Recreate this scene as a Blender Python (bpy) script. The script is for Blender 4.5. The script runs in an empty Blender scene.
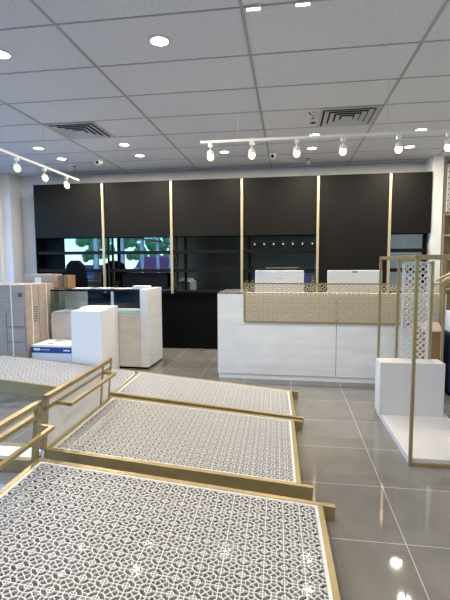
import bpy, bmesh, math, random
from mathutils import Vector, Matrix
random.seed(7)
R = math.radians
SC = bpy.context.scene
COL = SC.collection
H = 1.43            # eye height
CE = 2.98           # ceiling height
XL, XR, YF, YB = -4.95, 3.3, -12.0, 7.22   # inner faces of the room

# ------------------------------------------------------------------ materials
def mat(name, col, rough=.5, metal=0., spec=.5, emit=None, estr=0., coat=0.):
    m = bpy.data.materials.new(name); m.use_nodes = True
    b = m.node_tree.nodes['Principled BSDF']
    b.inputs['Base Color'].default_value = (*col, 1)
    b.inputs['Roughness'].default_value = rough
    b.inputs['Metallic'].default_value = metal
    b.inputs['Specular IOR Level'].default_value = spec
    b.inputs['Coat Weight'].default_value = coat
    if emit:
        b.inputs['Emission Color'].default_value = (*emit, 1)
        b.inputs['Emission Strength'].default_value = estr
    return m

def nodes(m):
    nt = m.node_tree
    return nt, nt.nodes, nt.links, nt.nodes['Principled BSDF']

def noisy(m, c1, c2, scale=8., detail=6., stretch=(1, 1, 1), bump=0., bscale=None, lo=.35, hi=.65):
    nt, N, L, b = nodes(m)
    tc = N.new('ShaderNodeTexCoord'); mp = N.new('ShaderNodeMapping')
    mp.inputs['Scale'].default_value = stretch
    nz = N.new('ShaderNodeTexNoise'); nz.inputs['Scale'].default_value = scale; nz.inputs['Detail'].default_value = detail
    cr = N.new('ShaderNodeValToRGB')
    cr.color_ramp.elements[0].position = lo; cr.color_ramp.elements[0].color = (*c1, 1)
    cr.color_ramp.elements[1].position = hi; cr.color_ramp.elements[1].color = (*c2, 1)
    L.new(tc.outputs['Object'], mp.inputs[0]); L.new(mp.outputs[0], nz.inputs[0])
    L.new(nz.outputs[0], cr.inputs[0]); L.new(cr.outputs[0], b.inputs['Base Color'])
    if bump:
        n2 = N.new('ShaderNodeTexNoise'); n2.inputs['Scale'].default_value = bscale or scale * 4
        bp = N.new('ShaderNodeBump'); bp.inputs['Strength'].default_value = bump; bp.inputs['Distance'].default_value = .004
        L.new(mp.outputs[0], n2.inputs[0]); L.new(n2.outputs[0], bp.inputs['Height']); L.new(bp.outputs[0], b.inputs['Normal'])
    return m

M = {}
M['wall'] = noisy(mat('wall_paint', (.7, .7, .7), .7), (.68, .69, .69), (.73, .74, .74), 3)
M['frontwall'] = mat('front_wall_paint', (.5, .49, .47), .8)
M['tile'] = noisy(mat('acoustic_tile', (.8, .8, .79), .9, spec=.1), (.76, .76, .75), (.84, .84, .83), 60, 3, bump=.25, bscale=130)
M['tbar'] = mat('ceiling_grid_metal', (.46, .46, .46), .5)
M['gold'] = noisy(mat('brushed_brass', (.42, .33, .16), .38, .6), (.345, .275, .135), (.40, .32, .16), 14, 4, (1, 1, 1))
M['goldpale'] = mat('pale_brass', (.56, .47, .30), .38, .55)
M['white'] = mat('white_lacquer', (.78, .78, .78), .45)
M['rackwhite'] = mat('rack_white_lacquer', (.60, .59, .58), .45)
M['lattice'] = mat('white_lattice_lacquer', (.68, .675, .66), .45)
M['goldlattice'] = mat('gold_lattice_metal', (.60, .49, .30), .42, .4)
M['black'] = mat('black_laminate', (.003, .003, .004), .5, spec=.08)
M['blackcloth'] = mat('black_fabric', (.003, .003, .004), .9, spec=.05)
M['blackpl'] = mat('black_plastic', (.005, .005, .006), .5, spec=.15)
M['stone'] = noisy(mat('white_stone_laminate', (.74, .74, .73), .38), (.66, .67, .67), (.78, .78, .77), 2.2, 9, (1, 1, 5), lo=.3, hi=.7)
M['beige'] = noisy(mat('beige_stone_laminate', (.6, .57, .53), .4), (.55, .53, .49), (.64, .62, .58), 3, 8, (1, 1, 3))
M['granite'] = noisy(mat('grey_countertop', (.2, .2, .2), .25), (.10, .10, .10), (.28, .28, .27), 60, 4)
M['card'] = noisy(mat('cardboard', (.4, .33, .27), .85, spec=.15), (.355, .295, .24), (.41, .345, .285), 5, 5, (1, 1, 4))
M['carddark'] = noisy(mat('brown_cardboard', (.25, .15, .08), .85, spec=.15), (.22, .13, .065), (.28, .17, .09), 5)
M['ink'] = mat('printing_ink', (.12, .09, .07), .8)
M['strap'] = mat('white_strap', (.75, .75, .75), .4)
M['carton'] = mat('white_carton', (.74, .75, .76), .6)
M['blueink'] = mat('blue_print', (.015, .05, .22), .5)
M['navy'] = mat('navy_fabric', (.012, .02, .09), .7)
M['chrome'] = mat('chrome', (.7, .7, .7), .15, 1.)
M['wood'] = noisy(mat('tan_wood', (.4, .27, .14), .5), (.34, .23, .12), (.46, .32, .18), 3, 6, (8, 8, 1))
M['vent'] = mat('vent_grey_metal', (.6, .6, .6), .45)
M['dark'] = mat('dark_void', (.05, .05, .05), .9)
M['lamp'] = mat('lit_diffuser', (1, 1, 1), .5, emit=(1, .93, .82), estr=8)
M['bulb'] = mat('lit_bulb', (1, .9, .7), .5, emit=(1, .74, .40), estr=5)
M['mirror'] = mat('tinted_mirror', (.25, .285, .30), .02, 1.)
M['alu'] = mat('window_aluminium', (.6, .62, .64), .4, .4)
M['asphalt'] = noisy(mat('asphalt', (.3, .3, .3), .9), (.25, .25, .25), (.36, .36, .35), 3)
M['leaf'] = noisy(mat('tree_leaves', (.08, .2, .04), .8), (.12, .24, .06), (.30, .45, .15), 2.5)
M['bark'] = mat('bark', (.12, .08, .05), .9)
M['red'] = mat('red_paint', (.45, .02, .06), .35, coat=.5)
M['carblack'] = mat('black_car_paint', (.008, .008, .01), .2, coat=.8)
M['paper'] = mat('paper', (.75, .75, .75), .7)
M['screenlabel'] = mat('teal_print', (.1, .35, .3), .5)
M['greyprint'] = mat('grey_print', (.35, .35, .35), .5)

# fluted black cupboard fronts
m = mat('fluted_black_panel', (.007, .0064, .0058), .55, spec=.16); nt, N, L, b = nodes(m)
tc = N.new('ShaderNodeTexCoord'); wv = N.new('ShaderNodeTexWave'); wv.wave_type = 'BANDS'; wv.bands_direction = 'X'
wv.inputs['Scale'].default_value = 7.; wv.inputs['Distortion'].default_value = 0
bp = N.new('ShaderNodeBump'); bp.inputs['Strength'].default_value = .15; bp.inputs['Distance'].default_value = .004
L.new(tc.outputs['Object'], wv.inputs[0]); L.new(wv.outputs[1], bp.inputs['Height']); L.new(bp.outputs[0], b.inputs['Normal'])
M['flute'] = m

# polished grey porcelain floor tile with pale joints
T = .5637
m = mat('polished_floor_tile', (.3, .3, .3), .1, spec=.55); nt, N, L, b = nodes(m)
tc = N.new('ShaderNodeTexCoord'); mp = N.new('ShaderNodeMapping')
mp.inputs['Location'].default_value = (-.6015 + 20 * T, -2.7235 + 20 * T, 0)
br = N.new('ShaderNodeTexBrick'); br.offset = 0; br.squash = 1
for k, v in (('Scale', 1), ('Mortar Size', .0022), ('Mortar Smooth', .2), ('Bias', 0), ('Brick Width', T), ('Row Height', T)):
    br.inputs[k].default_value = v
br.inputs['Color1'].default_value = (.185, .178, .166, 1); br.inputs['Color2'].default_value = (.205, .198, .184, 1)
br.inputs['Mortar'].default_value = (.55, .54, .51, 1)
nz = N.new('ShaderNodeTexNoise'); nz.inputs['Scale'].default_value = 2.5; nz.inputs['Detail'].default_value = 8; nz.inputs['Distortion'].default_value = .8
mx = N.new('ShaderNodeMix'); mx.data_type = 'RGBA'; mx.blend_type = 'OVERLAY'; mx.inputs[0].default_value = .35
L.new(tc.outputs['Object'], mp.inputs[0]); L.new(mp.outputs[0], br.inputs['Vector']); L.new(tc.outputs['Object'], nz.inputs['Vector'])
L.new(br.outputs['Color'], mx.inputs[6]); L.new(nz.outputs[0], mx.inputs[7]); L.new(mx.outputs[2], b.inputs['Base Color'])
b.inputs['Roughness'].default_value = .045
M['floor'] = m

# clear glass: mostly transparent with a fresnel sheen
def glass(name, tint, f=.06):
    m = bpy.data.materials.new(name); m.use_nodes = True; nt = m.node_tree; nt.nodes.clear()
    o = nt.nodes.new('ShaderNodeOutputMaterial'); mx = nt.nodes.new('ShaderNodeMixShader')
    t = nt.nodes.new('ShaderNodeBsdfTransparent'); g = nt.nodes.new('ShaderNodeBsdfGlossy')
    fr = nt.nodes.new('ShaderNodeFresnel'); fr.inputs[0].default_value = 1.45
    t.inputs[0].default_value = (*tint, 1); g.inputs['Roughness'].default_value = .01
    ge = nt.nodes.new('ShaderNodeNewGeometry'); sb = nt.nodes.new('ShaderNodeMath'); sb.operation = 'MULTIPLY_ADD'; sb.inputs[1].default_value = -1; sb.inputs[2].default_value = 1
    ml = nt.nodes.new('ShaderNodeMath'); ml.operation = 'MULTIPLY'      # sheen on the entry face only
    nt.links.new(ge.outputs['Backfacing'], sb.inputs[0]); nt.links.new(sb.outputs[0], ml.inputs[0]); nt.links.new(fr.outputs[0], ml.inputs[1])
    nt.links.new(ml.outputs[0], mx.inputs[0]); nt.links.new(t.outputs[0], mx.inputs[1]); nt.links.new(g.outputs[0], mx.inputs[2])
    nt.links.new(mx.outputs[0], o.inputs[0]); return m
M['glass'] = glass('window_glass', (.96, .98, .98)); M['caseglass'] = glass('showcase_glass', (.82, .88, .90))

# ------------------------------------------------------------------ mesh helpers
class MB:
    def __init__(s): s.v = []; s.f = []
    def add(s, vs, fs, mx=None):
        o = len(s.v); s.v += [tuple(mx @ Vector(v)) if mx else tuple(v) for v in vs]
        s.f += [tuple(i + o for i in f) for f in fs]; return s
    def box(s, x0, x1, y0, y1, z0, z1, mx=None):
        vs = [(x, y, z) for z in (z0, z1) for y in (y0, y1) for x in (x0, x1)]
        return s.add(vs, [(0, 2, 3, 1), (4, 5, 7, 6), (0, 1, 5, 4), (2, 6, 7, 3), (0, 4, 6, 2), (1, 3, 7, 5)], mx)
    def tube(s, a, b, r, n=10, r2=None, caps=True):
        a, b = Vector(a), Vector(b); d = (b - a).normalized(); r2 = r if r2 is None else r2
        e = Vector((0, 0, 1)) if abs(d.z) < .9 else Vector((1, 0, 0)); p = d.cross(e).normalized(); q = d.cross(p)
        vs = [a + (p * math.cos(t) + q * math.sin(t)) * r for t in [2 * math.pi * i / n for i in range(n)]]
        vs += [b + (p * math.cos(t) + q * math.sin(t)) * r2 for t in [2 * math.pi * i / n for i in range(n)]]
        fs = [(i, (i + 1) % n, n + (i + 1) % n, n + i) for i in range(n)]
        if caps: fs += [tuple(range(n))[::-1], tuple(range(n, 2 * n))]
        return s.add(vs, fs)
    def path(s, pts, r, n=8):
        for a, b in zip(pts, pts[1:]): s.tube(a, b, r, n)
        return s
    def lathe(s, prof, n=24, mx=None):      # prof: (radius, z)
        vs = [(r * math.cos(2 * math.pi * i / n), r * math.sin(2 * math.pi * i / n), z) for r, z in prof for i in range(n)]
        fs = [(k * n + i, k * n + (i + 1) % n, (k + 1) * n + (i + 1) % n, (k + 1) * n + i) for k in range(len(prof) - 1) for i in range(n)]
        fs += [tuple(range(n))[::-1], tuple(range((len(prof) - 1) * n, len(prof) * n))]
        return s.add(vs, fs, mx)
    def prism(s, poly, y0, y1, mx=None):    # poly in x,z extruded along y
        n = len(poly); vs = [(x, y0, z) for x, z in poly] + [(x, y1, z) for x, z in poly]
        return s.add(vs, [tuple(range(n)), tuple(range(n, 2 * n))[::-1]] + [(i, n + i, n + (i + 1) % n, (i + 1) % n) for i in range(n)], mx)
    def ball(s, c, r, seg=14, mx=None):
        pr = [(max(1e-4, math.sin(math.pi * k / seg)), -math.cos(math.pi * k / seg)) for k in range(seg + 1)]
        m2 = Matrix.Translation(c) @ Matrix.Diagonal((*((r, r, r) if not hasattr(r, '__len__') else r), 1))
        return s.lathe(pr, seg * 2, (mx @ m2) if mx else m2)

def build(name, mb, m, parent=None, loc=None, bevel=0, smooth=False):
    me = bpy.data.meshes.new(name); me.from_pydata([tuple(v) for v in mb.v], [], mb.f); me.update()
    bm = bmesh.new(); bm.from_mesh(me); bmesh.ops.recalc_face_normals(bm, faces=bm.faces); bm.to_mesh(me); bm.free()
    me.materials.append(M[m] if isinstance(m, str) else m)
    o = bpy.data.objects.new(name, me); COL.objects.link(o)
    if parent: o.parent = parent
    if loc: o.location = loc
    if smooth:
        for p in me.polygons: p.use_smooth = True
    if bevel:
        bv = o.modifiers.new('bevel', 'BEVEL'); bv.width = bevel; bv.segments = 2; bv.limit_method = 'ANGLE'
    return o
def tag(o, label, cat, group=None):
    o['label'] = label; o['category'] = cat
    if group: o['group'] = group
    return o
def thing(name, label, cat, loc=(0, 0, 0), rz=0, group=None):
    o = bpy.data.objects.new(name, None); COL.objects.link(o); o.location = loc; o.rotation_euler = (0, 0, rz)
    o.empty_display_size = .1
    return tag(o, label, cat, group)
def struct(name, mb, m, parent=None, **k):
    o = build(name, mb, m, parent, **k); o['kind'] = 'structure'; return o
def copy_tree(o, parent=None):
    c = o.copy(); COL.objects.link(c)
    if parent: c.parent = parent
    for ch in list(o.children): copy_tree(ch, c)
    return c

# ------------------------------------------------------------------ lattice pattern (one repeat, contoured, then repeated by arrays)
def pattern_cell(name, P, th, w=.055, n=30, kind='star'):
    C = [(i, j) for i in (-1, 0, 1, 2) for j in (-1, 0, 1, 2)]
    X = [(i + .5, j + .5) for i in (-1, 0, 1) for j in (-1, 0, 1)]
    def d(x, y):
        r = 9.
        for cx, cy in C:
            dx, dy = x - cx, y - cy; q = math.hypot(dx, dy)
            if kind == 'round': r = min(r, abs(q - .36)); continue
            r = min(r, abs(q - .16), abs(q - .40))
            if q > .16: r = min(r, abs(dx), abs(dy))
        for cx, cy in X:
            dx, dy = x - cx, y - cy; q = math.hypot(dx, dy); r = min(r, abs(q - (.345 if kind == 'round' else .31)))
            if kind == 'round': continue
            if q < .31: r = min(r, abs(dx - dy) * .7071, abs(dx + dy) * .7071)
        return w / 2 - r            # > 0 inside a bar
    g = [[d(i / n, j / n) for j in range(n + 1)] for i in range(n + 1)]
    mb = MB()
    for i in range(n):
        for j in range(n):
            cs = [(i, j), (i + 1, j), (i + 1, j + 1), (i, j + 1)]; vals = [g[a][b] for a, b in cs]
            if max(vals) <= 0: continue
            poly = []; cut = []
            for k in range(4):
                a, b = cs[k], cs[(k + 1) % 4]; va, vb = vals[k], vals[(k + 1) % 4]
                if va > 0: poly.append((a[0] / n * P, a[1] / n * P))
                if (va > 0) != (vb > 0):
                    t = va / (va - vb); q = ((a[0] + (b[0] - a[0]) * t) / n * P, (a[1] + (b[1] - a[1]) * t) / n * P)
                    poly.append(q); cut.append((q, va > 0))
            if len(poly) < 3: continue
            o = len(mb.v); k = len(poly)
            mb.v += [(x, y, 0) for x, y in poly] + [(x, y, -th) for x, y in poly]
            mb.f += [tuple(range(o, o + k)), tuple(range(o + k, o + 2 * k))[::-1]]
            for e in range(k):
                a, b = poly[e], poly[(e + 1) % k]
                if (a, True) in cut and (b, False) in cut or any(c[0] == a and c[1] for c in cut) and any(c[0] == b and not c[1] for c in cut):
                    mb.f.append((o + e, o + k + e, o + k + (e + 1) % k, o + (e + 1) % k))
    me = bpy.data.meshes.new(name); me.from_pydata(mb.v, [], mb.f); me.update(); return me
CELL = {}
def lattice(name, w, h, P, th, material, parent, mx, bar=.055, n=30, kind='star'):
    """a w x h lattice sheet in local x, y; whole repeats, slightly stretched to fit"""
    key = (round(P, 4), th, material, bar, n, kind)
    if key not in CELL:
        CELL[key] = pattern_cell(name, P, th, bar, n, kind); CELL[key].materials.append(M[material])
    me = CELL[key]; nx, ny = max(1, round(w / P)), max(1, round(h / P))
    o = bpy.data.objects.new(name, me); COL.objects.link(o); o.parent = parent
    o.matrix_local = mx @ Matrix.Diagonal((w / (nx * P), h / (ny * P), 1, 1))
    for cnt, off in ((nx, (P, 0, 0)), (ny, (0, P, 0))):
        a = o.modifiers.new('repeat', 'ARRAY'); a.count = cnt; a.use_relative_offset = False
        a.use_constant_offset = True; a.constant_offset_displace = off
    return o

# ------------------------------------------------------------------ room shell
struct('floor', MB().box(XL - .15, XR + .15, YF - .15, YB + .15, -.12, 0), 'floor')
ceil = struct('ceiling', MB().box(XL - .15, XR + .15, YF - .15, YB + .15, CE, CE + .12), 'tile')
g = MB(); GX, GY = -1.519, 2.736
for i in range(-3, 5):
    x = GX + 1.22 * i
    if XL < x < XR: g.box(x - .010, x + .010, YF, YB, CE - .006, CE + .001)
for j in range(-26, 9):
    y = GY + .61 * j
    if YF < y < YB: g.box(XL, XR, y - .006, y + .006, CE - .005, CE + .001)
struct('ceiling_grid', g, 'tbar', ceil)
struct('wall_back', MB().box(XL - .15, XR + .15, YB, YB + .15, 0, CE), 'wall')
struct('wall_right', MB().box(XR, XR + .15, YF, YB, 0, CE), 'wall')
struct('wall_front', MB().box(XL - .15, XR + .15, YF - .15, YF, 0, CE), 'frontwall')
wl = MB().box(XL - .15, XL, 6.8, YB, 0, CE).box(XL - .15, XL, -4, 6.8, 2.72, CE).box(XL - .15, XL, YF, -4, 0, CE)
struct('wall_left', wl, 'wall')
struct('column_left', MB().box(XL, -4.78, 6.88, YB, 0, CE), 'wall')
struct('column_right', MB().box(2.085, 2.235, 6.80, YB, 0, CE), 'wall')
struct('baseboard_back', MB().box(-4.78, -4.29, YB - .015, YB, 0, .1), 'white')
# storefront windows on the left
wy = [6.8 - 1.8 * k for k in range(7)]
for k in range(6):
    y1, y0 = wy[k], wy[k + 1]
    f = MB()
    for a, b_ in ((y0, y0 + .035), (y1 - .035, y1)): f.box(XL - .12, XL, a, b_, 0, 2.72)
    f.box(XL - .12, XL, y0, y1, 0, .10).box(XL - .12, XL, y0, y1, 2.66, 2.72).box(XL - .12, XL, y0, y1, 2.22, 2.27)
    w = struct('window_%d' % (k + 1), f, 'alu')
    struct('window_%d_glass' % (k + 1), MB().box(XL - .066, XL - .060, y0 + .035, y1 - .035, .10, 2.66), 'glass', w)

# ------------------------------------------------------------------ outside (seen in the mirrors)
struct('ground', MB().box(-60, XL - .15, -60, 30, -.16, -.10), 'asphalt')
def tree(x, y, h, label):
    t = thing('tree', label, 'tree', (x, y, -.1), 0, 'trees across the car park')
    build('trunk', MB().tube((0, 0, 0), (.1, .05, h * .55), .16, 10, .09), 'bark', t)
    c = MB()
    for k in range(17):
        a = random.uniform(0, 6.28); q = random.uniform(0, 1) ** .6 * h * .3
        c.ball((math.cos(a) * q, math.sin(a) * q, h * random.uniform(.4, .95)), random.uniform(.06, .11) * h, 6)
    build('crown', c, 'leaf', t)
for k, (x, y, h) in enumerate(((-15, -9, 5.5), (-18, -15, 6.5), (-16, -20, 5.2), (-13.5, -24, 6), (-19, -26, 7), (-14, -31, 6))):
    tree(x, y, h * .78, 'leafy green tree across the car park, reflected in the back wall mirrors')
def car(x, y, paint, label, sz=1.):
    t = thing('car', label, 'car', (x, y, -.1), R(90)); t.scale = (sz, sz, sz)
    pr = [(-2.1, .35), (-2.15, .7), (-1.9, .9), (-1.2, .98), (-.6, 1.42), (.7, 1.45), (1.4, 1.0), (2.05, .9), (2.15, .6), (2.1, .35)]
    build('body', MB().prism(pr, -.85, .85), paint, t, bevel=.06)
    gl = [(-1.05, 1.0), (-.52, 1.38), (.64, 1.40), (1.2, 1.02)]
    build('side_window', MB().prism(gl, -.865, .865), 'blackpl', t)
    for sx in (-1.35, 1.35):
        for sy in (-1, 1):
            wmb = MB().tube((sx, sy * .87, .33), (sx, sy * .68, .33), .33, 20)
            ww = build('wheel', wmb, 'blackpl', t); build('hubcap', MB().tube((sx, sy * .885, .33), (sx, sy * .86, .33), .18, 16), 'chrome', ww)
car(-8.6, -4.6, 'carblack', 'black parked car outside the storefront, reflected in the mirrors')
car(-7.3, -10.6, 'red', 'red parked car outside the storefront, reflected in the mirrors', 1.3)

# ------------------------------------------------------------------ lying display racks
def rack(name, label, x, y, z, rot, tilt, L, W, base=None, foot=True, ubar=True, D=.085, stub=.10, fine=36, udrop=.075):
    """frame lies on its back; local -x runs to its raised base end, z is out of the lattice"""
    r, t = R(rot), R(tilt)
    u = Vector((-math.cos(r) * math.cos(t), -math.sin(r) * math.cos(t), math.sin(t)))
    v = Vector((-math.sin(r), math.cos(r), 0)); n = (-u).cross(v)
    e = thing(name, label, 'display rack', (x, y, z), 0, 'gold display racks lying on the floor')
    mx = Matrix.Identity(4)
    for c, a in enumerate((-u, v, n)):
        for k in range(3): mx[k][c] = a[k]
    mx.translation = Vector((x, y, z)); e.matrix_world = mx
    for y0 in (-.035, W): build('side_post', MB().box(-L - .03, stub, y0, y0 + .035, -D, 0), 'gold', e, bevel=.002)
    build('top_bar', MB().box(0, .03, 0, W, -.045, -.001), 'gold', e, bevel=.002)
    build('end_bar', MB().box(-L - .03, -L, 0, W, -.045, -.001), 'gold', e, bevel=.002)
    bw = .014
    bd = MB().box(-L, 0, 0, bw, -.014, -.003).box(-L, 0, W - bw, W, -.014, -.003).box(-L, -L + bw, bw, W - bw, -.014, -.003).box(-bw, 0, bw, W - bw, -.014, -.003)
    lb = build('lattice_border', bd, 'lattice', e)
    lattice('lattice_panel', L - 2 * bw, W - 2 * bw, .088, .006, 'lattice', e, Matrix.Translation((-L + bw, bw, -.005)), .040, fine)
    zf = -(z + L * math.sin(t)) / math.cos(t) + .002       # floor below the raised end
    if foot or base:
        for y0 in (-.035, W): build('foot', MB().box(-L - .06, -L - .03, y0, y0 + .035, zf + .004, 0), 'gold', e)
    if base:
        x0, x1 = -L - .06, -L - .03; ya, yb = -.05, W + (.0 if base == 'panel' else .035)
        top = .355
        for y0 in (ya, yb - .035): build('base_post', MB().box(x0, x1, y0, y0 + .035, 0, top), 'gold', e)
        build('base_rail', MB().box(x0, x1, ya, yb, top - .03, top), 'gold', e)
        build('base_rail', MB().box(x0, x1, ya, yb, top - .095, top - .07), 'gold', e)
        if base == 'panel':
            build('base_panel', MB().box(x0 + .008, x1 - .004, ya + .01, yb - .01, zf + .06, top - .01), 'white', e)
            build('base_upright', MB().box(x0 - .002, x1 + .002, W * .80, W * .80 + .03, 0, top - .03), 'gold', e)
        if ubar:
            y0, y1, zz, ex = .08, W * .84 if base == 'panel' else W + .0, top - udrop, .085
            ub = MB().box(x1, x1 + ex + .02, y0, y0 + .022, zz - .022, zz).box(x1, x1 + ex + .02, y1 - .022, y1, zz - .022, zz).box(x1 + ex, x1 + ex + .022, y0, y1, zz - .022, zz)
            build('hang_rail', ub, 'gold', e)
    return e
rack('display_rack', 'gold-framed white lattice rack lying nearest the camera, open rail frame at its end', .198, 2.305 - 1.06, .09, 1.6, 5.9, 1.63, 1.06, 'open', udrop=.125)
rack('display_rack', 'gold-framed white lattice rack lying second in the row, white end panel standing up', .057, 2.532, .09, 1.6, 5.3, 1.575, 1.04, 'panel')
rack('display_rack', 'gold-framed lattice rack lying third in the row, nearest the white reception counter', .041, 3.694, .09, 2.3, 5.8, 1.60, .72, fine=28)
rack('display_rack', 'gold-framed lattice rack lying beside the cardboard cartons and white pedestals', -1.735, 3.99, .125, 4.1, 6.1, 1.68, .845, D=.125, stub=.02, fine=28)
# slim gold framed shelf on the floor, left of the nearest rack
t = thing('shelf_board', 'slim white shelf board between two gold bars lying on the left floor', 'shelf', (-1.74, 2.575, 0), R(1))
build('shelf_bar', MB().box(-1.5, 0, 0, .05, 0, .09), 'gold', t, bevel=.002)
build('shelf_bar', MB().box(-1.5, 0, .21, .26, 0, .09), 'gold', t, bevel=.002)
build('shelf_panel', MB().box(-1.5, -.01, .05, .21, .055, .085), 'white', t)

# ------------------------------------------------------------------ standing rack on the right
t = thing('display_rack', 'standing gold tube rack on white platform with lattice back panel, at the right', 'display rack', (.845, 3.04, 0), R(.8))
w, d, h, q = .585, 1.10, 1.475, .022
for x, y in ((0, 0), (0, d - q), (w - q, 0), (w - q, d - q)):
    build('post', MB().box(x, x + q, y, y + q, 0, h), 'gold', t, bevel=.002)
for y in (0, d - q): build('top_rail', MB().box(0, w, y, y + q, h - .03, h), 'gold', t, bevel=.002)
for x in (0, w - q): build('cross_rail', MB().box(x, x + q, q, d - q, h - .026, h), 'gold', t, bevel=.002)
build('base_rim', MB().box(0, w, -.006, 0, .0, .026).box(0, w, 0, q, .0, .02), 'gold', t)
pl = build('platform', MB().box(.004, w - .004, q, d - .004, 0, .05), 'rackwhite', t, bevel=.003)
be = build('bench_box', MB().box(-.012, .54, d - .21, d - .02, .05, .53), 'rackwhite', t, bevel=.003)
# lattice back
bx0 = .165
build('back_post', MB().box(bx0, bx0 + .024, d, d + .022, 0, h - .04), 'gold', t, bevel=.002)
build('back_post', MB().box(bx0 + .30, bx0 + .322, d, d + .022, 0, h - .04), 'gold', t, bevel=.002)
lx0, lx1 = bx0 + .045, bx0 + .295
fr = MB().box(lx0, lx0 + .02, d + .002, d + .02, 0, h - .045).box(lx1 - .02, lx1, d + .002, d + .02, 0, h - .045).box(lx0, lx1, d + .002, d + .02, h - .065, h - .045)
build('lattice_border', fr, 'rackwhite', t)
lattice('lattice_panel', lx1 - lx0 - .03, 1.02, .056, .006, 'rackwhite', t, Matrix.Translation((lx0 + .015, d + .006, h - .06 - 1.02)) @ Matrix.Rotation(R(90), 4, 'X'), .14, 18, 'round')
# clothes hangers on its inner rail
def hanger(y, label):
    hg = thing('clothes_hanger', label, 'hanger', (.845 + .574 - .014 * y, 3.04 + y, h - .105), R(.8), 'hangers on the right rack')
    pts = [(math.sin(a) * .028, 0, .047 + math.cos(a) * .028 ) for a in [R(-60 + 25 * k) for k in range(10)]]
    build('hook', MB().path([(0, 0, -.005), (0, 0, .0)] + pts[::-1], .0025, 6), 'chrome', hg)
    s = MB()
    for sg in (-1, 1):
        s.path([(sg * .225 * k / 6, 0, -.012 - .085 * (k / 6) ** 1.6) for k in range(7)], .011, 8)
    build('shoulder_bar', s, 'goldpale', hg, smooth=True)
hanger(.35, 'pale gold clothes hanger on the right rack, first from the front')
hanger(.50, 'pale gold clothes hanger on the right rack, middle of three')
hanger(.65, 'pale gold clothes hanger on the right rack, third from the front')

# ------------------------------------------------------------------ reception counter
t = thing('reception_counter', 'long white stone-look reception counter facing the lying racks', 'counter', (-.86, 5.140, 0), R(-.8))
Wc = 2.62
build('front_panel', MB().box(0, 1.42, 0, .10, .062, 1.045), 'stone', t, bevel=.003)
build('front_panel', MB().box(1.425, Wc, 0, .10, .062, 1.045), 'stone', t, bevel=.003)
build('toe_kick', MB().box(.01, Wc - .01, .018, .08, 0, .06), 'white', t)
build('end_cabinet', MB().box(.0, .30, .102, .65, .0, 1.045), 'stone', t)
build('end_panel', MB().box(Wc - .05, Wc, .102, .65, 0, 1.045), 'stone', t)
build('countertop', MB().box(.003, .31, .004, .655, 1.047, 1.062), 'granite', t)
build('ledge', MB().box(.312, Wc, .004, .12, 1.047, 1.062), 'stone', t)
build('desk_top', MB().box(.31, Wc - .06, .105, .70, .72, .745), 'granite', t)
t = thing('lattice_screen', 'gold lattice screen mounted along the top of the reception counter', 'screen', (-.535, 5.134, .705), R(-.8))
fw, fh = 2.24, .478
fr = MB().box(0, fw, -.026, -.006, 0, .018).box(0, fw, -.026, -.006, fh - .014, fh).box(0, .016, -.026, -.006, .018, fh - .014).box(fw - .016, fw, -.026, -.006, .018, fh - .014)
build('screen_frame', fr, 'gold', t)
lattice('lattice_panel', fw - .03, fh - .03, .112, .005, 'goldlattice', t, Matrix.Translation((.015, -.012, .017)) @ Matrix.Rotation(R(90), 4, 'X'), .07, 26)
def monitor(x, y, w, label, lab=None):
    t = thing('monitor', label, 'monitor', (x, y, .746), R(-.8), 'monitors on the reception counter')
    build('stand_base', MB().box(-.12, .12, -.02, .17, 0, .012), 'white', t, bevel=.004)
    build('stand_neck', MB().box(-.04, .04, .055, .075, .012, .42), 'white', t)
    sh = build('casing', MB().box(-w / 2, w / 2, 0, .05, .20, .578), 'white', t, bevel=.008)
    build('screen_glass', MB().box(-w / 2 + .015, w / 2 - .015, .05, .053, .215, .563), 'blackpl', t)
    if lab: build('sticker', MB().box(-.035, .035, -.0015, .0, .548, .570), lab, t)
    else:
        build('brand_mark', MB().box(-.03, .03, -.0015, 0, .560, .567), 'greyprint', t); build('caption', MB().box(-.05, .05, -.0015, 0, .478, .481).box(-.035, .035, -.0015, 0, .469, .472), 'greyprint', t)
monitor(-.12, 5.52, .62, 'white monitor seen from behind, beside the left end of the gold screen')
monitor(.815, 5.52, .66, 'white monitor seen from behind, with a small teal sticker on its top edge', 'screenlabel')

# ------------------------------------------------------------------ black millwork
bx = [-4.27, -3.035, -1.875, -.735, .435, 1.485, 2.075]
YC = 6.77
zt, zb = 2.74, 1.865
names = ['far left end beside white column', 'second bay from the left', 'middle bay between the two counters', 'bay behind the first white monitor', None, 'right end beside white pillar']
for k in range(6):
    a, b_ = bx[k] + .003, bx[k + 1] - .003
    if names[k]:
        t = thing('wall_cabinet', 'black fluted upper wall cabinet, ' + names[k], 'cabinet', (a, YC, zb), 0, 'black wall cabinets')
        build('carcass', MB().box(0, b_ - a, .022, YB - YC - .005, 0, zt - zb), 'black', t)
        build('door', MB().box(.001, b_ - a - .001, 0, .02, -.012, zt - zb), 'flute', t)
    else:
        t = thing('tall_cabinet', 'tall black fluted cabinet behind the second white monitor', 'cabinet', (a, YC, 0))
        build('carcass', MB().box(0, b_ - a, .022, YB - YC - .005, 0, zt), 'black', t)
        build('door', MB().box(.001, b_ - a - .001, 0, .02, .06, zt), 'flute', t)
nm = ['gold strip on the black wall behind the glass showcase', 'gold strip on the black wall at the gap between counters', 'gold strip on the black wall at the left end of the gold screen',
      'gold strip on the black wall between the two monitors', 'gold strip on the black wall behind the standing rack']
for k in range(1, 6):
    x = bx[k]
    z0 = .93
    tag(build('gold_strip', MB().box(-.019, .019, -.03, 0, 0, 2.725 - z0), 'goldpale', loc=(x, YC - .001, z0), bevel=.003), nm[k - 1], 'strip', 'gold strips')
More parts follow.
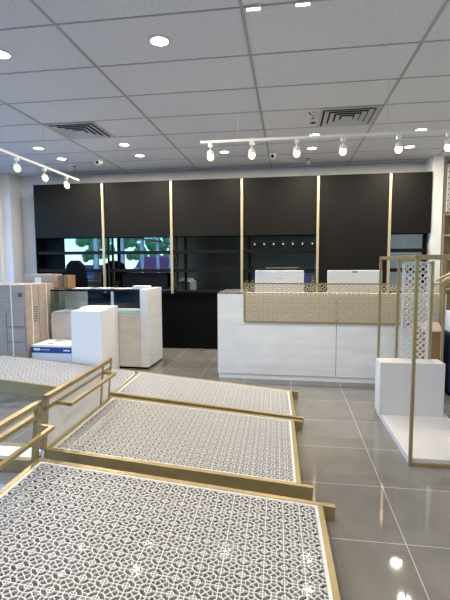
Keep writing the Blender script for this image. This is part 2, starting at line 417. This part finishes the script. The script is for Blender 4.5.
def basecab(x0, x1, label, n):
    t = thing('base_cabinet', label, 'cabinet', (x0, 6.86, 0))
    build('carcass', MB().box(0, x1 - x0, .022, YB - 6.865, 0, .93), 'black', t)
    build('countertop', MB().box(0, x1 - x0, -.06, YB - 6.865, .932, .965), 'blackpl', t)
    dw = (x1 - x0) / n
    for i in range(n): build('door', MB().box(i * dw + .002, (i + 1) * dw - .002, 0, .02, .0, .928), 'black', t)
basecab(bx[0] + .003, bx[4] - .003, 'long low black cabinet along the back wall under the mirrors', 4)
basecab(bx[5] + .003, bx[6], 'short low black cabinet beside the right white pillar', 1)
YM = 6.935
mn = ['mirror behind shelves at the left end', 'mirror behind shelves, bay above the glass showcase', 'mirror behind shelves, bay between the counters', 'mirror behind shelves, bay behind the first monitor', None, 'mirror beside the right white pillar']
for k in range(6):
    if mn[k] is None: continue
    a, b_ = bx[k] + (.036 if k == 0 else .02), bx[k + 1] - (.04 if k == 5 else .02)
    x0 = -3.83 if k == 0 else a
    tag(build('wall_mirror', MB().box(0, b_ - x0, 0, .006, 0, zb - .97), 'mirror', loc=(x0, YM, .968)), 'tinted ' + mn[k], 'mirror', 'shelf mirrors')
    for z, lv in ((1.575, 'upper'), (1.275, 'lower')):
        tag(build('shelf', MB().box(0, b_ - a, 0, YM - YC - .06, 0, .05), 'blackpl', loc=(a, YC + .015, z)), 'black %s wall shelf in front of the %s' % (lv, mn[k].replace('mirror behind shelves', 'mirror').replace('mirror, ', 'mirror in the ')), 'shelf', 'black wall shelves')
for x, l in ((-2.85, 'right of the first gold strip'), (-1.69, 'right of the second gold strip'), (-.63, 'right of the third gold strip'), (2.035, 'at the right end by the white pillar')):
    tag(build('shelf_divider', MB().box(-.016, .016, 0, .032, 0, zb - .985), 'black', loc=(x, YM - .036, .967)), 'black upright strip behind the wall shelves, ' + l, 'divider')
tag(build('back_panel', MB().box(0, .425, 0, .01, 0, zb - .97).box(-.016, 0, YC - YM + .004, .01, 0, zb - .97), 'black', loc=(-4.252, YM, .968)), 'black blank panel beside the leftmost mirror', 'panel')

# things on the back counter
t = thing('monitor', 'wide black flat screen on the back cabinet under the mirrors', 'monitor', (-2.37, 6.85, .965))
build('stand_base', MB().box(-.12, .12, -.04, .06, 0, .012), 'blackpl', t); build('stand_neck', MB().box(-.03, .03, .0, .02, .012, .12), 'blackpl', t)
build('screen', MB().box(-.39, .39, -.02, .0, .04, .29), 'blackpl', t, bevel=.006)
t = thing('speaker', 'small black box speaker on the back cabinet beside the first gold strip', 'speaker', (-2.86, 6.84, .965))
build('cabinet', MB().box(-.05, .05, -.04, .06, 0, .15), 'blackpl', t, bevel=.004); build('cone', MB().tube((0, -.041, .06), (0, -.046, .06), .03, 16), 'dark', t)
t = thing('storage_box', 'navy blue box beside the tall black cabinet, behind the first monitor', 'box', (.26, 6.85, .965))
build('box_body', MB().box(-.09, .09, -.05, .05, 0, .27), 'navy', t, bevel=.004); build('lid', MB().box(-.094, .094, -.054, .054, .27, .30), 'navy', t)

# black office chair behind the showcase
t = thing('office_chair', 'high-backed black office chair behind the glass showcase', 'chair', (-3.14, 6.42, 0), R(-25))
build('seat', MB().box(-.25, .25, -.24, .24, .46, .55), 'blackcloth', t, bevel=.03)
bk = [(-.22, .62), (-.25, .9), (-.24, 1.2), (-.18, 1.40), (-.08, 1.47), (.08, 1.47), (.18, 1.40), (.24, 1.2), (.25, .9), (.22, .62)]
build('backrest', MB().prism(bk, -.30, -.22), 'blackcloth', t, bevel=.02)
build('gas_stem', MB().tube((0, 0, .08), (0, 0, .46), .03, 12).box(-.03, .03, -.28, 0, .5, .53).box(-.03, .03, -.29, -.26, .5, .75), 'blackpl', t)
for k in range(5):
    a = R(72 * k + 20); lg = build('leg', MB().tube((0, 0, .11), (.27 * math.cos(a), .27 * math.sin(a), .075), .022, 8), 'blackpl', t)
    build('caster', MB().tube((.27 * math.cos(a) - .02, .27 * math.sin(a), .03), (.27 * math.cos(a) + .02, .27 * math.sin(a), .03), .03, 12), 'blackpl', lg)
for sx in (-1, 1): build('armrest', MB().box(sx * .28 - .03, sx * .28 + .03, -.2, .12, .72, .75).box(sx * .28 - .015, sx * .28 + .015, -.06, 0, .5, .72).box(min(sx * .24, sx * .28), max(sx * .24, sx * .28), -.06, 0, .49, .52), 'blackpl', t)

# ------------------------------------------------------------------ glass showcase counter
t = thing('display_case', 'beige stone-look showcase counter with glazed top', 'display case', (-3.245, 5.44, 0), R(-.8))
w, d, zg, zt2 = 1.40, .60, .74, 1.075
build('base', MB().box(0, w - .11, 0, d, .03, zg), 'beige', t, bevel=.002)
build('toe_kick', MB().box(.02, w - .02, .02, d - .02, 0, .028), 'black', t)
build('end_block', MB().box(w - .108, w, 0, d, .03, zt2), 'stone', t, bevel=.003)
build('case_floor', MB().box(.01, w - .12, .02, d - .02, zg, zg + .02), 'white', t)
build('glass_front', MB().box(.0, w - .11, .004, .010, zg + .001, zt2 - .03), 'caseglass', t)
build('glass_end', MB().box(.0, .006, .012, d - .01, zg + .001, zt2 - .03), 'caseglass', t)
build('glass_back', MB().box(.01, w - .11, d - .012, d - .006, zg + .001, zt2 - .03), 'caseglass', t)
build('inner_panel', MB().box(.012, .36, d * .6, d * .6 + .01, zg + .021, zt2 - .03), 'beige', t)
build('mullion', MB().box(w - .52, w - .49, .012, .03, zg + .02, zt2 - .03), 'white', t)
build('top_frame', MB().box(0, w - .11, 0, .02, zt2 - .028, zt2 - .008).box(0, w - .11, d - .02, d, zt2 - .028, zt2 - .008), 'blackpl', t)
build('glass_top', MB().box(0, w - .11, .0, d, zt2 - .007, zt2), 'caseglass', t)
for k, (x, y, a, lb, s) in enumerate(((-2.25, 5.62, 12, 'white paper sheet on the showcase glass beside the flat white box', 1), (-2.55, 5.66, -20, 'white paper sheet in the middle of the showcase top', 1),
                        (-2.85, 5.62, 5, 'white paper sheet on the showcase behind the white pedestal', 1))):
    tag(build('paper_sheet', MB().box(-.12, .12, -.09, .09, 0, .006), 'paper', loc=(x, y, zt2 + .001)), lb, 'paper').rotation_euler = (0, 0, R(a))
t = thing('flat_box', 'flat white box on the right end of the showcase', 'box', (-1.99, 5.62, zt2 + .001), R(5))
build('box_tray', MB().box(-.11, .11, -.07, .07, 0, .022), 'carton', t); build('lid', MB().box(-.113, .113, -.073, .073, .0225, .038), 'carton', t)

# ------------------------------------------------------------------ pedestals and cartons
tag(build('pedestal', MB().box(-.20, .195, 0, .245, 0, .845), 'white', loc=(-2.445, 4.87, 0), bevel=.004), 'white square pedestal in front, nearest the lying racks', 'pedestal', 'white pedestals')
tag(build('pedestal', MB().box(-.20, .20, 0, .29, 0, .862), 'white', loc=(-2.455, 5.12, 0), bevel=.004), 'white pedestal just behind the front one, touching the showcase', 'pedestal', 'white pedestals')

def bigbox(x, y, w, d, h, label, marks=True):
    t = thing('cardboard_box', label, 'box', (x, y, 0), 0, 'tall cardboard cartons')
    build('box_body', MB().box(-w, 0, 0, d, 0, h - .006), 'card', t, bevel=.003)
    build('flap', MB().box(-w + .004, -.004, .004, d / 2 - .002, h - .006, h).box(-w + .004, -.004, d / 2 + .002, d - .004, h - .006, h), 'card', t)
    st = MB().box(-.205, -.19, -.004, 0, 0, h + .003).box(-.205, -.19, -.004, d + .004, h + .0005, h + .004)
    st.box(-.505, -.49, -.004, 0, 0, h + .003)
    st.box(0, .004, d * .45, d * .45 + .014, 0, h + .003).box(-w, .004, d * .45, d * .45 + .014, h + .0005, h + .004)
    build('strap', st, 'strap', t)
    if marks:
        ik = MB()
        ik.box(-.10, -.045, -.002, 0, h - .15, h - .10)
        for z in (.42, .62): ik.box(-.28, -.02, -.002, 0, z, z + .008)
        for x_ in (-.28, -.025): ik.box(x_, x_ + .005, -.002, 0, .30, .80)
        ik.box(-.25, -.05, -.002, 0, .605, .612).box(-.30, -.26, -.002, 0, .2, .24).box(-.12, -.08, -.002, 0, .16, .2)
        ik.box(-.60, -.35, -.002, 0, h - .22, h - .2).box(-.55, -.35, -.002, 0, h - .28, h - .265)
        build('printing', ik, 'ink', t)
    ik = MB()
    for k in range(7): ik.box(0, .002, d * .6, d * .9, .85 - k * .03, .862 - k * .03)
    build('side_printing', ik, 'ink', t)
bigbox(-3.29, 4.95, .75, .28, 1.155, 'tall tan cardboard carton with white straps, in front beside the lying rack')
bigbox(-3.287, 5.24, .75, .38, 1.15, 'tall tan cardboard carton squeezed behind the front strapped carton', False)
bigbox(-3.32, 5.68, .75, .30, 1.08, 'tall tan cardboard carton at the back, under the long tan box', False)
t = thing('cardboard_box', 'long tan cardboard box lying on the cartons beside the small brown box', 'box', (-3.33, 5.80, 1.085), R(-1))
build('box_body', MB().box(-.46, .0, -.10, .12, 0, .185), 'card', t, bevel=.003)
build('tape', MB().box(-.46, .001, -.02, .02, .1855, .188).box(-.30, -.2, -.102, -.1, .05, .14), 'strap', t)
t = thing('cardboard_box', 'small dark brown cardboard box on the showcase, beside the long tan box', 'box', (-3.225, 5.72, zt2 + .001), R(-2))
build('box_body', MB().box(.0, .16, -.10, .10, 0, .18), 'carddark', t, bevel=.003)
build('tape', MB().box(.06, .10, -.102, -.1, .02, .16).box(.06, .10, -.10, .10, .1805, .183), 'ink', t)
t = thing('carton', 'flat white carton with a navy stripe beside the tall cardboard cartons', 'box', (-3.265, 4.99, 0))
build('box_body', MB().box(0, .55, 0, .42, 0, .385), 'carton', t, bevel=.004)
build('blue_stripe', MB().box(-.001, .55, -.002, 0, .285, .36).box(-.002, 0, -.002, .42, .285, .36), 'blueink', t)
build('printing', MB().box(.03, .12, -.004, -.002, .315, .345).box(.44, .53, -.004, -.002, .312, .332).box(.13, .25, -.004, -.002, .322, .33), 'carton', t)
build('hand_hole', MB().box(.16, .24, .10, .13, .385, .387), 'dark', t); build('hand_hole', MB().box(.16, .24, .30, .33, .385, .387), 'dark', t)

# brown carton and navy bin on the right
t = thing('cardboard_box', 'brown cardboard box with open flap behind the right standing rack', 'box', (1.40, 4.72, 0), R(2))
build('box_body', MB().box(0, .215, 0, .30, 0, .69), 'carddark', t, bevel=.003)
build('flap', MB().add([(0, -.002, .692), (.215, -.002, .692), (.215, .16, .77), (0, .16, .77), (0, -.002, .697), (.215, -.002, .697), (.215, .16, .775), (0, .16, .775)],
      [(0, 1, 2, 3), (4, 5, 6, 7), (0, 1, 5, 4), (1, 2, 6, 5), (2, 3, 7, 6), (3, 0, 4, 7)]), 'card', t)
t = thing('storage_bin', 'navy blue bin beside the brown box at the right edge', 'bin', (1.86, 4.66, 0))
build('bin_body', MB().box(-.17, .25, 0, .35, .04, .64), 'navy', t, bevel=.01); build('lid', MB().box(-.175, .255, -.01, .36, .642, .67), 'navy', t)
build('foot', MB().box(-.14, .22, .04, .31, 0, .04), 'black', t)
tag(build('carton', MB().box(-.08, .26, 0, .3, 0, .22), 'carton', loc=(1.80, 4.70, .672), bevel=.004), 'white carton on the navy bin at the right edge', 'box')

# gold wall display on the back right
t = thing('wall_display', 'tall gold wall display with wood back and lattice inset, right of the white pillar', 'display shelf', (2.25, 6.86, 0))
build('back_panel', MB().box(0, 1.0, .33, .355, 0, CE - .03), 'wood', t)
for x in (.015, .92): build('post', MB().box(x, x + .03, 0, .03, 0, CE - .1), 'goldpale', t)
for z in (2.12, 1.81, 1.45, 1.0, .5): build('shelf', MB().box(.02, .94, 0.03, .33, z, z + .025), 'goldpale', t)
fr = MB().box(.055, .075, .005, .02, 2.16, 2.86).box(.055, .92, .005, .02, 2.84, 2.86)
build('lattice_border', fr, 'white', t)
lattice('lattice_panel', .84, .67, .086, .006, 'white', t, Matrix.Translation((.075, .015, 2.165)) @ Matrix.Rotation(R(90), 4, 'X'), .13, 20, 'round')

# ------------------------------------------------------------------ ceiling fittings
def lamp(kind, parent, loc, energy, size=.1, col=(1, .88, .73), rot=(0, 0, 0), angle=None):
    l = bpy.data.lights.new('lamp_light', kind); l.energy = energy; l.color = col
    if kind == 'AREA': l.shape = 'DISK'; l.size = size
    if kind == 'SPOT': l.spot_size = angle; l.spot_blend = .6; l.shadow_soft_size = size
    o = bpy.data.objects.new('lamp_light', l); COL.objects.link(o); o.parent = parent; o.location = loc; o.rotation_euler = rot
    return o
DL = 19.
dls = [(-2.13, 3.04, 'nearest the left edge'), (-.91, 3.04, 'large one near the top, left of centre'), (-3.36, 5.49, 'left, before the back row'), (-3.36, 6.09, 'leftmost of the back row'),
       (-2.15, 5.51, 'right of the left vent, nearer one'), (-2.15, 6.10, 'second of the back row'), (-.91, 6.10, 'back row above the gap between counters'),
       (.30, 5.49, 'beside the right vent'), (.30, 6.10, 'back row above the first monitor'), (1.53, 5.48, 'beyond the rail, nearer one at right'), (1.60, 6.24, 'back row at right'), (.31, 3.04, None), (1.53, 3.04, None), (-.91, .6, None), (-2.13, .6, None), (.31, .6, None), (1.53, .6, None), (.92, -1.5, None), (-2.13, -1.5, None), (-.91, -7.0, None)]  # last lamp, far behind the camera, added to brighten what the mirrors show
for x, y, lb in dls:
    if lb is None and (x, y) in ((.31, 3.04), (1.53, 3.04)): continue
    t = thing('downlight', ('round recessed ceiling downlight, ' + lb) if lb else 'round recessed ceiling downlight outside the picture, over the front of the shop', 'ceiling light', (x, y, CE), 0, 'recessed downlights')
    ring = [(.062, -.002), (.062, -.007), (.085, -.006), (.085, .0)]
    vs = MB(); n = 28
    for r_, z in ring: vs.v += [(r_ * math.cos(2 * math.pi * i / n), r_ * math.sin(2 * math.pi * i / n), z) for i in range(n)]
    for k in range(3): vs.f += [(k * n + i, k * n + (i + 1) % n, (k + 1) * n + (i + 1) % n, (k + 1) * n + i) for i in range(n)]
    build('trim_ring', vs, 'white', t)
    build('diffuser', MB().tube((0, 0, -.004), (0, 0, -.001), .064, 28), 'lamp', t)
    lamp('AREA', t, (0, 0, -.012), DL, .12)
for x, lb in ((-.225, 'left'), (.07, 'right')):
    t = thing('spot_lamp', 'small flush ceiling lamp at the top edge of the picture, %s of the pair' % lb, 'ceiling light', (x, 2.735, CE - .006), 0, 'flush ceiling lamps')
    build('housing', MB().box(-.045, .045, -.012, .012, -.012, 0), 'white', t); build('diffuser', MB().box(-.04, .04, -.01, .01, -.015, -.0125), 'lamp', t)

def vent(x, y, label):
    t = thing('ceiling_vent', label, 'vent', (x, y, CE), 0, 'square ceiling vents')
    s = .29
    def ringq(mb, a, za, b, zb_, th=.003):
        for (c1, c2) in (((-1, -1), (1, -1)), ((1, -1), (1, 1)), ((1, 1), (-1, 1)), ((-1, 1), (-1, -1))):
            p = [(c1[0] * a, c1[1] * a, za), (c2[0] * a, c2[1] * a, za), (c2[0] * b, c2[1] * b, zb_), (c1[0] * b, c1[1] * b, zb_)]
            mb.add(p + [(q[0], q[1], q[2] + th) for q in p], [(0, 1, 2, 3), (7, 6, 5, 4), (0, 4, 5, 1), (1, 5, 6, 2), (2, 6, 7, 3), (3, 7, 4, 0)])
    f = MB(); ringq(f, s + .005, -.012, s - .025, -.012, .006); build('frame', f, 'vent', t)
    build('backing', MB().box(-s, s, -s, s, -.004, -.001), 'dark', t)
    for k in range(4):
        a = s - .045 - k * .062; lv = MB(); ringq(lv, a, -.020, a - .044, -.008, .003); build('louver', lv, 'vent', t)
    build('centre_plate', MB().box(-.03, .03, -.03, .03, -.016, -.012), 'vent', t)
vent(-2.434, 4.87, 'square grey ceiling vent at left, above the white pedestals')
vent(.60, 4.87, 'square grey ceiling vent at right, above the gold screen')

# suspended track rails
ZR = 2.51
t = thing('track_rail', 'white lighting track hung across the ceiling above the gold screen', 'track', (-.80, 3.90, ZR))
build('rail', MB().box(0, 3.6, -.016, .016, -.012, .012), 'white', t, bevel=.002)
for x in (.34, 1.62, 2.9): build('cable', MB().tube((x, 0, .012), (x, 0, CE - ZR), .0018, 6), 'vent', t)
t = thing('track_rail', 'white lighting track hung from cables under the left vent', 'track', (-2.74, 1.8, ZR))
build('rail', MB().box(-.016, .016, 0, 3.56, -.012, .012), 'white', t, bevel=.002)
for y in (1.0, 2.79, 3.36): build('cable', MB().tube((0, y, .012), (0, y, CE - ZR), .0018, 6), 'vent', t)
def head(x, y, aim, label, glass_=False, e=6.):
    t = thing('track_light', label, 'track light', (x, y, ZR - .012), 0, 'track lights')
    build('adapter', MB().box(-.018, .018, -.018, .018, -.035, 0), 'white', t, bevel=.002)
    build('stem', MB().tube((0, 0, -.035), (0, 0, -.075), .006, 8), 'white', t)
    d = Vector(aim).normalized(); c = Vector((0, 0, -.095)); mx = Matrix.Translation(c) @ Vector((0, 0, 1)).rotation_difference(d).to_matrix().to_4x4()
    build('lamp_shade', MB().lathe([(.012, -.035), (.026, -.03), (.034, .0), (.032, .002)], 18, mx), 'white', t, smooth=True)
    build('bulb', MB().ball((0, 0, .022), (.030, .030, .034), 10, mx), 'bulb', t, smooth=True)
    lamp('SPOT', t, c + d * .06, e, .03, (1, .86, .66), Vector((0, 0, -1)).rotation_difference(d).to_euler(), R(85))
hx = [-.71, -.335, .06, .455, .915, 1.31]
nn = ['first from its left end', 'second from its left end', 'third from its left end', 'fourth from its left end', 'fifth from its left end', 'last, by the picture edge']
for x, l in zip(hx, nn): head(x, 3.90, (0, .25, -1), 'small white spotlight with glowing bulb on the right track, ' + l, e=9.)
for y, l in ((4.08, 'nearest'), (4.58, 'middle'), (5.06, 'end one')): head(-2.74, y, (.5, -.3, -.8), 'small white spotlight on the left track, ' + l + ' of three', e=5.)

t = thing('track_rail', 'white lighting track deep in the shop, reflected in the mirror above the first monitor', 'track', (-2.1, -8.93, ZR))
build('rail', MB().box(0, 3.6, -.016, .016, -.012, .012), 'white', t)
for x in (.3, 3.3): build('cable', MB().tube((x, 0, .012), (x, 0, CE - ZR), .0018, 6), 'vent', t)
for k in range(7): head(-1.8 + .5 * k, -8.93, (0, .3, -1), 'small glowing spotlight on the far track, reflected in the mirror above the first monitor', e=6.)
def seccam(x, y, label):
    t = thing('security_camera', label, 'camera', (x, y, CE), 0, 'ceiling security cameras')
    build('mount', MB().lathe([(.05, -.02), (.05, 0)], 18), 'white', t)
    build('camera_body', MB().tube((0, .03, -.05), (0, -.09, -.085), .04, 16).tube((0, 0, -.02), (0, 0, -.05), .018, 10), 'white', t)
    build('lens', MB().tube((0, -.09, -.085), (0, -.098, -.0875), .022, 16), 'blackpl', t)
seccam(-2.79, 6.15, 'white bullet security camera on the ceiling at left')
seccam(-.235, 6.2, 'white bullet security camera on the ceiling above the gold screen')
def sprinkler(x, y, label, s=1.):
    t = thing('sprinkler', label, 'sprinkler', (x, y, CE), 0, 'ceiling sprinklers')
    build('escutcheon', MB().lathe([(.02 * s, -.012 * s), (.038 * s, 0)], 16), 'chrome', t)
    build('sprinkler_body', MB().tube((0, 0, -.01 * s), (0, 0, -.05 * s), .012 * s, 10).box(-.02 * s, -.015 * s, -.003, .003, -.08 * s, -.04 * s).box(.015 * s, .02 * s, -.003, .003, -.08 * s, -.04 * s), 'chrome', t)
    build('deflector', MB().lathe([(.028 * s, -.084 * s), (.028 * s, -.08 * s)], 16), 'chrome', t)
sprinkler(.236, 4.70, 'chrome fire sprinkler beside the right ceiling vent', 1.2)
sprinkler(.276, 6.7, 'chrome fire sprinkler near the back wall above the first monitor')
sprinkler(-3.43, 6.62, 'chrome fire sprinkler near the back wall at left')

# ------------------------------------------------------------------ sky, portal, camera
wd = bpy.data.worlds.new('World'); SC.world = wd; wd.use_nodes = True; nt = wd.node_tree
bg = nt.nodes['Background']; sk = nt.nodes.new('ShaderNodeTexSky'); sk.sky_type = 'NISHITA'
sk.sun_disc = False; sk.sun_elevation = R(48); sk.sun_rotation = R(120); sk.air_density = 1.0; sk.dust_density = .05; sk.ozone_density = 3.0
tn = nt.nodes.new('ShaderNodeMix'); tn.data_type = 'RGBA'; tn.blend_type = 'MULTIPLY'; tn.inputs[0].default_value = 1.; tn.inputs[7].default_value = (.55, .86, 1.15, 1)
nt.links.new(sk.outputs[0], tn.inputs[6]); nt.links.new(tn.outputs[2], bg.inputs[0]); bg.inputs[1].default_value = .9
pl = bpy.data.lights.new('window_portal', 'AREA'); pl.shape = 'RECTANGLE'; pl.size = 2.7; pl.size_y = 10.8; pl.cycles.is_portal = True
po = bpy.data.objects.new('window_portal', pl); COL.objects.link(po); po.location = (XL - .2, 1.4, 1.36); po.rotation_euler = (0, R(-90), 0)

cam = bpy.data.cameras.new('camera'); cam.sensor_fit = 'VERTICAL'; cam.sensor_height = 36; cam.lens = 427 * 36 / 600; cam.clip_start = .02; cam.clip_end = 300
co = bpy.data.objects.new('camera', cam); COL.objects.link(co); SC.camera = co
yaw, pit, roll = .148195726, .0879625743, -.00445777906
fw_ = Vector((-math.sin(yaw) * math.cos(pit), math.cos(yaw) * math.cos(pit), -math.sin(pit)))
r0 = Vector((math.cos(yaw), math.sin(yaw), 0)); u0 = r0.cross(fw_)
r1 = r0 * math.cos(roll) + u0 * math.sin(roll); u1 = -r0 * math.sin(roll) + u0 * math.cos(roll)
mx = Matrix.Identity(4)
for c, a in enumerate((r1, u1, -fw_)):
    for k in range(3): mx[k][c] = a[k]
mx.translation = (0, 0, H); co.matrix_world = mx

SC.view_settings.view_transform = 'Standard'; SC.view_settings.look = 'None'
SC.view_settings.exposure = .28; SC.view_settings.gamma = 1; SC.view_settings.use_curve_mapping = False
